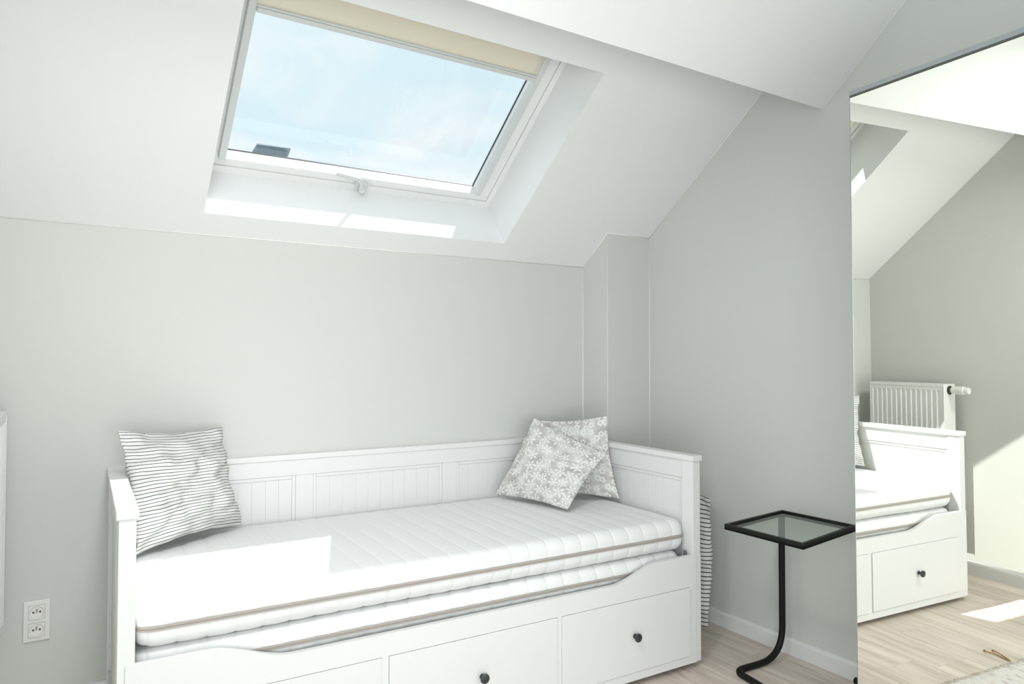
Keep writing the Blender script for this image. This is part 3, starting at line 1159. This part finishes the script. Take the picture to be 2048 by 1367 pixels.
# ------------------------------------------------------------------ cushions
def cushion(name, corners, thick, m, label, nrm_hint, concave=0.05, wr=0.006, seed=0.0, pull=(0, 0, 0, 0), n=36, uvs=(1, 1), sag=0.0, piping=False, group=None, cat='cushion'):
    """soft square cushion from four corner points BL BR TR TL"""
    BLc, BRc, TRc, TLc = [Vector(c) for c in corners]
    ctr = (BLc + BRc + TRc + TLc) / 4
    W_ = ((BRc - BLc) + (TRc - TLc)) / 2
    H_ = ((TLc - BLc) + (TRc - BRc)) / 2
    Nn = W_.cross(H_).normalized()
    if Nn.dot(Vector(nrm_hint)) < 0: Nn.negate()
    base = Vector((ctr.x, ctr.y, min(c[2] for c in corners)))
    b_ = bmesh.new()
    uvl = b_.loops.layers.uv.new('UVMap')
    grid = {}
    for side in (1, -1):
        for i in range(n + 1):
            for j in range(n + 1):
                u, v = i / n, j / n
                edge = i in (0, n) or j in (0, n)
                if side == -1 and edge:
                    grid[(side, i, j)] = grid[(1, i, j)]
                    continue
                p = BLc * (1 - u) * (1 - v) + BRc * u * (1 - v) + TRc * u * v + TLc * (1 - u) * v
                # pull edges inwards in their middles so the corners stay as ears
                cu = (0.5 - u) * 2 * math.sin(PI * v) * concave * 0.5
                cv = (0.5 - v) * 2 * math.sin(PI * u) * concave * 0.5
                p = p + W_ * cu * 1.0 + H_ * cv * 1.0
                pu, pv = 1 - abs(2 * u - 1) ** 2.3, 1 - abs(2 * v - 1) ** 2.3
                th = thick / 2 * (max(pu, 0) * max(pv, 0)) ** 0.55
                w1_ = noise.noise(Vector((u * 3.1 + seed, v * 3.3, side * 2.0)))
                w2_ = noise.noise(Vector((u * 9 + seed * 2, v * 8 + 5, side)))
                # radiating folds near the edges
                fold = math.sin((u + v * 0.4) * 26 + 3 * w1_) * (1 - min(pu, pv)) ** 2 * 0.6
                fold2 = abs(noise.noise(Vector((u * 2.2 + seed * 3, v * 6.5 - u * 2.0, 1.7))))
                d = th + (wr * (w1_ * 1.6 + w2_ * 0.8) - wr * 1.6 * max(0, 0.25 - fold2) * 4) * min(1, th / 0.02 + 0.15) + wr * fold * 0.35
                p = p + Nn * (side * d) + Vector((0, 0, -sag * math.sin(PI * u) * v * v))
                if edge:
                    p += Vector((noise.noise(Vector((u * 14, v * 14, seed))), noise.noise(Vector((v * 14, u * 14, seed + 4))), 0.5 * noise.noise(Vector((v * 11, u * 13, seed + 7))))) * wr * 0.7
                grid[(side, i, j)] = b_.verts.new(p - base)
    for side in (1, -1):
        for i in range(n):
            for j in range(n):
                q = [(i, j), (i + 1, j), (i + 1, j + 1), (i, j + 1)]
                if side == -1: q = q[::-1]
                f = b_.faces.new([grid[(side, a, c_)] for a, c_ in q])
                for lp, (a, c_) in zip(f.loops, q):
                    lp[uvl].uv = (a / n * uvs[0] + (0.37 if side == -1 else 0), c_ / n * uvs[1])
    o = obj(name, b_, m, smooth=True)
    o.location = base
    sd = o.modifiers.new('soften', 'SUBSURF')
    sd.levels = 1
    sd.render_levels = 1
    tag(o, label, cat, group)
    # seam line round the edge
    e = bmesh.new()
    path = [(i, 0) for i in range(n)] + [(n, j) for j in range(n)] + [(n - i, n) for i in range(n)] + [(0, n - j) for j in range(n)]
    me = o.data
    return o


MT = 0.578
cushion('striped_cushion', [(-2.350, -0.350, MT + 0.008), (-1.968, -0.085, MT + 0.006), (-2.042, -0.062, 0.965), (-2.404, -0.280, 0.988)], 0.165,
        STRIPE, 'large white cushion with thin black stripes leaning in the left corner of the daybed', (0.3, -1, 0),
        concave=0.10, wr=0.0145, seed=2.2)
cushion('floral_cushion', [(-0.72, -0.14, MT + 0.006), (-0.436, -0.47, MT + 0.006), (-0.425, -0.37, 0.957), (-0.655, -0.10, 0.925)], 0.085,
        FLORAL2, 'taupe cushion with small ring blossoms, the rear one in the right corner of the daybed', (-0.6, -0.7, 0.2),
        concave=0.08, wr=0.006, seed=5.5)
cushion('floral_cushion', [(-0.87, -0.090, MT + 0.010), (-0.782, -0.54, MT + 0.010), (-0.515, -0.48, 0.80), (-0.705, -0.175, 0.948)], 0.105,
        FLORAL, 'grey cushion with white daisies, tilted and leaning in front of another cushion', (-0.6, -0.8, 0.35),
        concave=0.07, wr=0.007, seed=9.1)
# between the bed end and the right wall
cushion('striped_cushion', [(-0.235, -0.795, 0.075), (-0.235, -0.36, 0.075), (-0.225, -0.36, 0.625), (-0.225, -0.800, 0.630)], 0.12,
        STRIPE2, 'white cushion with thick black stripes standing upright behind the right end of the daybed', (1, 0, 0),
        concave=-0.055, wr=0.010, seed=12.0)
cushion('white_pillow', [(-0.347, -0.80, 0.012), (-0.347, -0.34, 0.012), (-0.300, -0.34, 0.74), (-0.300, -0.800, 0.725)], 0.032,
        PILLOWW, 'plain white pillow standing between the daybed end and a striped cushion', (1, 0, 0), concave=-0.01, wr=0.004, seed=15.0, cat='pillow')

# ================================================================== SIDE TABLE
TA, TB, TC_, TD = Vector((-0.458, -1.079, 0)), Vector((-0.066, -1.036, 0)), Vector((-0.059, -1.357, 0)), Vector((-0.460, -1.414, 0))
tb = tag(empty('side_table', (-0.26, -1.22, 0)), 'small black metal side table with a glass top beside the mirrored wardrobe', 'table')
TZ = 0.6
TO = tb.location.copy()
bm = bmesh.new()
cs = [TA, TB, TC_, TD]
cen = sum(cs, Vector()) / 4


def inset(p, d):
    v = (cen - p)
    return p + Vector((math.copysign(d, v.x), math.copysign(d, v.y), 0))


for i in range(4):
    a, b2 = cs[i], cs[(i + 1) % 4]
    ai, bi = inset(a, 0.013), inset(b2, 0.013)
    z0, z1 = TZ - 0.020, TZ
    hexa(bm, [a + Vector((0, 0, z0)), b2 + Vector((0, 0, z0)), bi + Vector((0, 0, z0)), ai + Vector((0, 0, z0)),
              a + Vector((0, 0, z1)), b2 + Vector((0, 0, z1)), bi + Vector((0, 0, z1)), ai + Vector((0, 0, z1))])
    ai2, bi2 = inset(a, 0.019), inset(b2, 0.019)
    hexa(bm, [v + Vector((0, 0, z0)) for v in (a, b2, bi2, ai2)] + [v + Vector((0, 0, z0 + 0.008)) for v in (a, b2, bi2, ai2)])
wobj('table_frame', bm, BLACK, root=tb)
bm = bmesh.new()
g = [inset(c_, 0.0145) for c_ in cs]
hexa(bm, [v + Vector((0, 0, TZ - 0.0115)) for v in g] + [v + Vector((0, 0, TZ - 0.0055)) for v in g])
wobj('glass_top', bm, TGLASS, root=tb)
bm = bmesh.new()
pz = 0.0125
path = round_path([(-0.082, -1.046, TZ - 0.018), (-0.082, -1.046, pz), (-0.345, -1.030, pz), (-0.400, -1.36, pz), (-0.040, -1.40, pz), (-0.028, -1.325, pz)],
                  [0.13, 0.045, 0.06, 0.035], 10)
tube(bm, path, 0.0125, 14)
wobj('bent_leg', bm, BLACK, root=tb, smooth=True, angle=60)

# ================================================================== ADDED FILL SPOTLIGHT (out of frame)
sp = tag(empty('added_fill_spot', (-2.3, -1.85, 2.30)), 'white spotlight body added around the bed fill light, above the left end', 'added lamp')
q_ = (Vector((-1.7, -0.4, 0.5)) - Vector((-2.3, -1.85, 2.30))).to_track_quat('-Z', 'Y').to_matrix().to_4x4()
bm = bmesh.new()
lathe(bm, [(0.215, 0.002), (0.222, 0.002), (0.222, 0.02), (0.16, 0.06), (0.0, 0.075)], q_, 40)
obj('fill_spot_head', bm, PVC, sp, smooth=True, angle=40)
bm = bmesh.new()
tube(bm, [(0, 0, 0.05), (0, 0, 0.52)], 0.006, 8)
obj('fill_spot_stem', bm, RAILM, sp)

# ================================================================== MIRRORED WARDROBE
myaw = math.radians(-4.0227)
tilt = math.radians(0.3874)
mn = Vector((math.cos(myaw) * math.cos(tilt), math.sin(myaw) * math.cos(tilt), math.sin(tilt)))
mtv = Vector((math.sin(myaw), -math.cos(myaw), 0))           # along the front, towards the camera
muv = mtv.cross(mn)
if muv.z < 0: muv = -muv
MM = Matrix(((mtv.x, mn.x, muv.x, -0.6369), (mtv.y, mn.y, muv.y, -1.7134), (mtv.z, mn.z, muv.z, 0), (0, 0, 0, 1)))
wd = empty('wardrobe')
wd.matrix_world = MM
tag(wd, 'tall white wardrobe with a full-height mirror door against the right wall', 'wardrobe')
HW = 1.9846
WW = 1.50
b_ = bmesh.new()
box(b_, 0.004, WW, 0.024, 0.55, 0.012, HW - 0.012, 0.001)
obj('wardrobe_body', b_, WBODY, wd)
for k, (a, c_) in enumerate(((0.0, 0.748), (0.752, 1.5))):
    b_ = bmesh.new()
    box(b_, a + 0.0015, c_ - 0.0015, 0.0, 0.004, 0.022, HW - 0.020)
    dr = obj('mirror_door', b_, MIRROR, wd)
    b_ = bmesh.new()
    box(b_, a, c_, 0.0042, 0.022, 0.018, HW - 0.014, 0.001)
    box(b_, a, a + 0.0015, -0.0008, 0.005, 0.018, HW - 0.014)
    box(b_, c_ - 0.0015, c_, -0.0008, 0.005, 0.018, HW - 0.014)
    obj('door_frame', b_, FRAMEG, dr)
b_ = bmesh.new()
box(b_, 0.0, WW, -0.0012, 0.024, HW - 0.0135, HW, 0.0008)
obj('top_rail', b_, FRAMEG, wd)
b_ = bmesh.new()
box(b_, 0.0, WW, -0.0005, 0.024, HW - 0.0185, HW - 0.0140)
obj('rail_shadow_gap', b_, DARKHOLE, wd)
b_ = bmesh.new()
box(b_, 0.0, WW, 0.002, 0.024, 0.0, 0.017, 0.001)
obj('bottom_rail', b_, FRAMEG, wd)

# ================================================================== RADIATOR on the left wall
RXF, RXB = -2.702, -2.795
RY0, RY1 = -0.568, -0.100
RZ0, RZ1 = 0.36, 1.046
rd_ = tag(empty('radiator', (XL, (RY0 + RY1) / 2, RZ0)), 'white ribbed panel radiator with a thermostat head on the left wall', 'radiator')
bm = bmesh.new()
# ribbed front plate: shallow vertical channels
nr = 14
z0, z1 = RZ0 + 0.03, RZ1 - 0.045
ys = []
pitch = (RY1 - RY0 - 0.030) / nr
cols = []
y = RY0 + 0.015
pf = [(RY0 + 0.006, 0.0)]
for k in range(nr):
    c_ = RY0 + 0.015 + pitch * (k + 0.5)
    pf += [(c_ - pitch * 0.42, 0.0), (c_ - pitch * 0.30, -0.006), (c_ + pitch * 0.30, -0.006), (c_ + pitch * 0.42, 0.0)]
pf.append((RY1 - 0.006, 0.0))
for zz0, zz1, flat0, flat1 in ((z0, z1, False, False), (z1, z1 + 0.012, False, True), (z0 - 0.012, z0, True, False)):
    A = [bm.verts.new((RXF - 0.003 + (0 if flat0 else d), y, zz0)) for y, d in pf]
    B = [bm.verts.new((RXF - 0.003 + (0 if flat1 else d), y, zz1)) for y, d in pf]
    for i in range(len(pf) - 1): bm.faces.new((A[i], A[i + 1], B[i + 1], B[i]))
for zz0, zz1 in ((z1 + 0.012, RZ1 - 0.012), (RZ0, z0 - 0.012)):
    quad(bm, [(RXF - 0.003, RY0 + 0.006, zz0), (RXF - 0.003, RY1 - 0.006, zz0), (RXF - 0.003, RY1 - 0.006, zz1), (RXF - 0.003, RY0 + 0.006, zz1)])
box(bm, RXF - 0.022, RXF - 0.0095, RY0 + 0.006, RY1 - 0.006, RZ0, RZ1 - 0.012)
box(bm, RXB, RXB + 0.013, RY0 + 0.006, RY1 - 0.006, RZ0, RZ1 - 0.012)
wobj('ribbed_panel', bm, RAD, root=rd_)
for ya, yb in ((RY0, RY0 + 0.004), (RY1 - 0.004, RY1)):
    bm = bmesh.new()
    box(bm, RXB - 0.003, RXF, ya, yb, RZ0, RZ1, 0.0015)
    wobj('side_panel', bm, RAD, root=rd_)
bm = bmesh.new()
for k in range(24):
    ya = RY0 + 0.004 + (RY1 - RY0 - 0.008) * k / 24
    box(bm, RXB, RXF - 0.003, ya + 0.002, ya + 0.013, RZ1 - 0.010, RZ1 - 0.004)
box(bm, RXF - 0.014, RXF, RY0 + 0.004, RY1 - 0.004, RZ1 - 0.014, RZ1, 0.001)
box(bm, RXB - 0.003, RXB + 0.010, RY0 + 0.004, RY1 - 0.004, RZ1 - 0.014, RZ1, 0.001)
wobj('top_grille', bm, RAD, root=rd_)
VX, VZ = -2.752, 1.020 - 0.008
Mv = Matrix.Translation((VX, RY0 - 0.0005, VZ)) @ Matrix.Rotation(PI / 2, 4, 'X')
bm = bmesh.new()
lathe(bm, [(0.0, 0.001), (0.025, 0.001), (0.025, 0.0)], Mv, 24)
wobj('valve_recess', bm, DARKHOLE, root=rd_)
bm = bmesh.new()
lathe(bm, [(0.0, 0.002), (0.010, 0.002), (0.010, 0.018), (0.0, 0.018)], Mv, 20)
wobj('valve_stem', bm, METAL, root=rd_)
bm = bmesh.new()
lathe(bm, [(0.0, 0.014), (0.017, 0.014), (0.018, 0.026), (0.022, 0.030), (0.0225, 0.040), (0.0205, 0.042), (0.0225, 0.044), (0.0235, 0.070), (0.0235, 0.082), (0.019, 0.086), (0.019, 0.104), (0.017, 0.108), (0.0, 0.109)], Mv, 28)
th_ = wobj('thermostat_head', bm, PLAST, root=rd_, smooth=True, angle=35)
for z in (RZ0 + 0.06, RZ1 - 0.12):
    for y in (RY0 + 0.08, RY1 - 0.11):
        bm = bmesh.new()
        box(bm, XL, RXB, y, y + 0.03, z, z + 0.05)
        wobj('wall_bracket', bm, METAL, root=rd_)

# ================================================================== WALL SOCKET
so = tag(empty('wall_socket', (-2.616, 0, 0.262)), 'white double wall socket on the back wall left of the daybed', 'socket')
bm = bmesh.new()
box(bm, -0.0385, 0.0385, -0.008, 0, 0, 0.137, 0.003)
obj('cover_plate', bm, PLAST, so)
for zc in (0.0975, 0.0385):
    b_ = bmesh.new()
    # square insert with a dished round well
    sz = 0.0228
    seg = 32
    sq = []
    for k in range(seg):
        an = 2 * PI * k / seg + PI / seg
        c_, s_ = math.cos(an), math.sin(an)
        m_ = max(abs(c_), abs(s_))
        sq.append((sz * c_ / m_, sz * s_ / m_))
    rings = []
    for y_, rr_ in ((-0.0070, None), (-0.0122, None), (-0.0122, 0.0205), (-0.0086, 0.0180), (-0.0086, 0.0)):
        if rr_ is None: rings.append([b_.verts.new((x, y_, zc + z)) for x, z in sq])
        elif rr_ == 0.0: rings.append([b_.verts.new((0, y_, zc))])
        else: rings.append([b_.verts.new((rr_ * math.cos(2 * PI * k / seg + PI / seg), y_, zc + rr_ * math.sin(2 * PI * k / seg + PI / seg))) for k in range(seg)])
    for a, c_ in zip(rings, rings[1:]):
        for k in range(seg):
            k2 = (k + 1) % seg
            if len(c_) == 1: b_.faces.new((a[k], a[k2], c_[0]))
            else: b_.faces.new((a[k], a[k2], c_[k2], c_[k]))
    ins = obj('socket_insert', b_, PLAST, so)
    # shallow shadow joint around the insert
    b_ = bmesh.new()
    for a in ((-0.0238, -0.0229, -0.0238, 0.0238), (0.0229, 0.0238, -0.0238, 0.0238), (-0.0238, 0.0238, -0.0238, -0.0229), (-0.0238, 0.0238, 0.0229, 0.0238)):
        box(b_, a[0], a[1], -0.0083, -0.0079, zc + a[2], zc + a[3])
    obj('insert_joint', b_, mat('joint_grey', (0.42, 0.42, 0.40), 0.8), ins)
    b_ = bmesh.new()
    for dx in (-0.0095, 0.0095):
        lathe(b_, [(0.0, 0.0), (0.0034, 0.0)], Matrix.Translation((dx, -0.0089, zc + 0.0)) @ Matrix.Rotation(PI / 2, 4, 'X'), 12)
    obj('pin_hole', b_, DARKHOLE, ins)
    b_ = bmesh.new()
    lathe(b_, [(0.0025, 0.0), (0.0025, 0.006), (0.0, 0.007)], Matrix.Translation((0, -0.0086, zc + 0.009)) @ Matrix.Rotation(PI / 2, 4, 'X'), 12)
    obj('earth_pin', b_, METAL, ins)
    b_ = bmesh.new()
    lathe(b_, [(0.0, 0.0012), (0.0028, 0.0012), (0.0028, 0.0)], Matrix.Translation((0, -0.0086, zc + 0.001)) @ Matrix.Rotation(PI / 2, 4, 'X'), 12)
    obj('screw', b_, METAL, ins)

# ================================================================== RUG and cord (seen in the mirror)
rug = tag(empty('rag_rug', (-1.75, -2.0, 0)), 'pale flat woven rag rug lying on the floor, seen in the mirror', 'rug')
bm = bmesh.new()
rx0, rx1, ry0, ry1 = -0.75, 0.55, -0.70, 0.595
nxr, nyr = 260, 60
vv = []
for i in range(nxr + 1):
    x = rx0 + (rx1 - rx0) * i / nxr
    rowv = []
    for j in range(nyr + 1):
        t = j / nyr
        y = ry0 + (ry1 - ry0) * t
        if j == nyr: y += 0.006 * noise.noise(Vector((x * 60, 3, 0))) + 0.004 * math.sin(i * 2.1)
        if j == 0: y += 0.006 * noise.noise(Vector((x * 60, 9, 0)))
        z = 0.004 + 0.0016 * math.sin(i * PI / 2 + (j % 2) * PI) + 0.0012 * noise.noise(Vector((x * 30, y * 12, 0)))
        if i in (0, nxr) or j in (0, nyr): z = 0.0008
        rowv.append(bm.verts.new((x, y, z)))
    vv.append(rowv)
for i in range(nxr):
    for j in range(nyr):
        bm.faces.new((vv[i][j], vv[i + 1][j], vv[i + 1][j + 1], vv[i][j + 1]))
obj('rug_weave', bm, RUG, rug, smooth=True)
bm = bmesh.new()
for k in range(130):
    x = rx0 + (rx1 - rx0) * (k + 0.5) / 130
    y0 = ry1 - 0.002
    pts = [(x, y0, 0.0028), (x + random.uniform(-.003, .003), y0 + 0.008, 0.0028), (x + random.uniform(-.006, .006), y0 + random.uniform(0.011, 0.020), 0.0018)]
    tube(bm, pts, 0.0013, 5)
fr = obj('rug_fringe', bm, mat('fringe_cotton', (0.76, 0.72, 0.67), 0.95), rug, smooth=True)
fr['kind'] = 'stuff'

cd = tag(empty('leather_cord', (-1.89, -1.34, 0)), 'thin forked tan leather cord lying on the floor at the edge of the rug', 'cord')
bm = bmesh.new()
cc = cd.location
for pts in ([(-1.879, -1.285, 0.005), (-1.872, -1.300, 0.007), (-1.884, -1.322, 0.005), (-1.880, -1.355, 0.004), (-1.874, -1.384, 0.004)],
            [(-1.909, -1.300, 0.005), (-1.903, -1.318, 0.008), (-1.893, -1.350, 0.005), (-1.879, -1.384, 0.004)]):
    P_ = [Vector(p) - cc for p in pts]
    sm = []
    for i in range(len(P_) - 1):
        for k in range(6):
            t = k / 6
            p0, p1, p2, p3 = P_[max(i - 1, 0)], P_[i], P_[i + 1], P_[min(i + 2, len(P_) - 1)]
            sm.append(0.5 * ((2 * p1) + (p2 - p0) * t + (2 * p0 - 5 * p1 + 4 * p2 - p3) * t * t + (3 * p1 - p0 - 3 * p2 + p3) * t ** 3))
    sm.append(P_[-1])
    tube(bm, sm, 0.0026, 8)
obj('cord_strand', bm, LEATHER, cd, smooth=True)
for p in ((-1.881, -1.282, 0.005), (-1.911, -1.297, 0.005)):
    bm = bmesh.new()
    bmesh.ops.create_icosphere(bm, subdivisions=2, radius=0.0048, matrix=Matrix.Translation(Vector(p) - cc))
    obj('cord_knot', bm, LEATHER, cd, smooth=True)
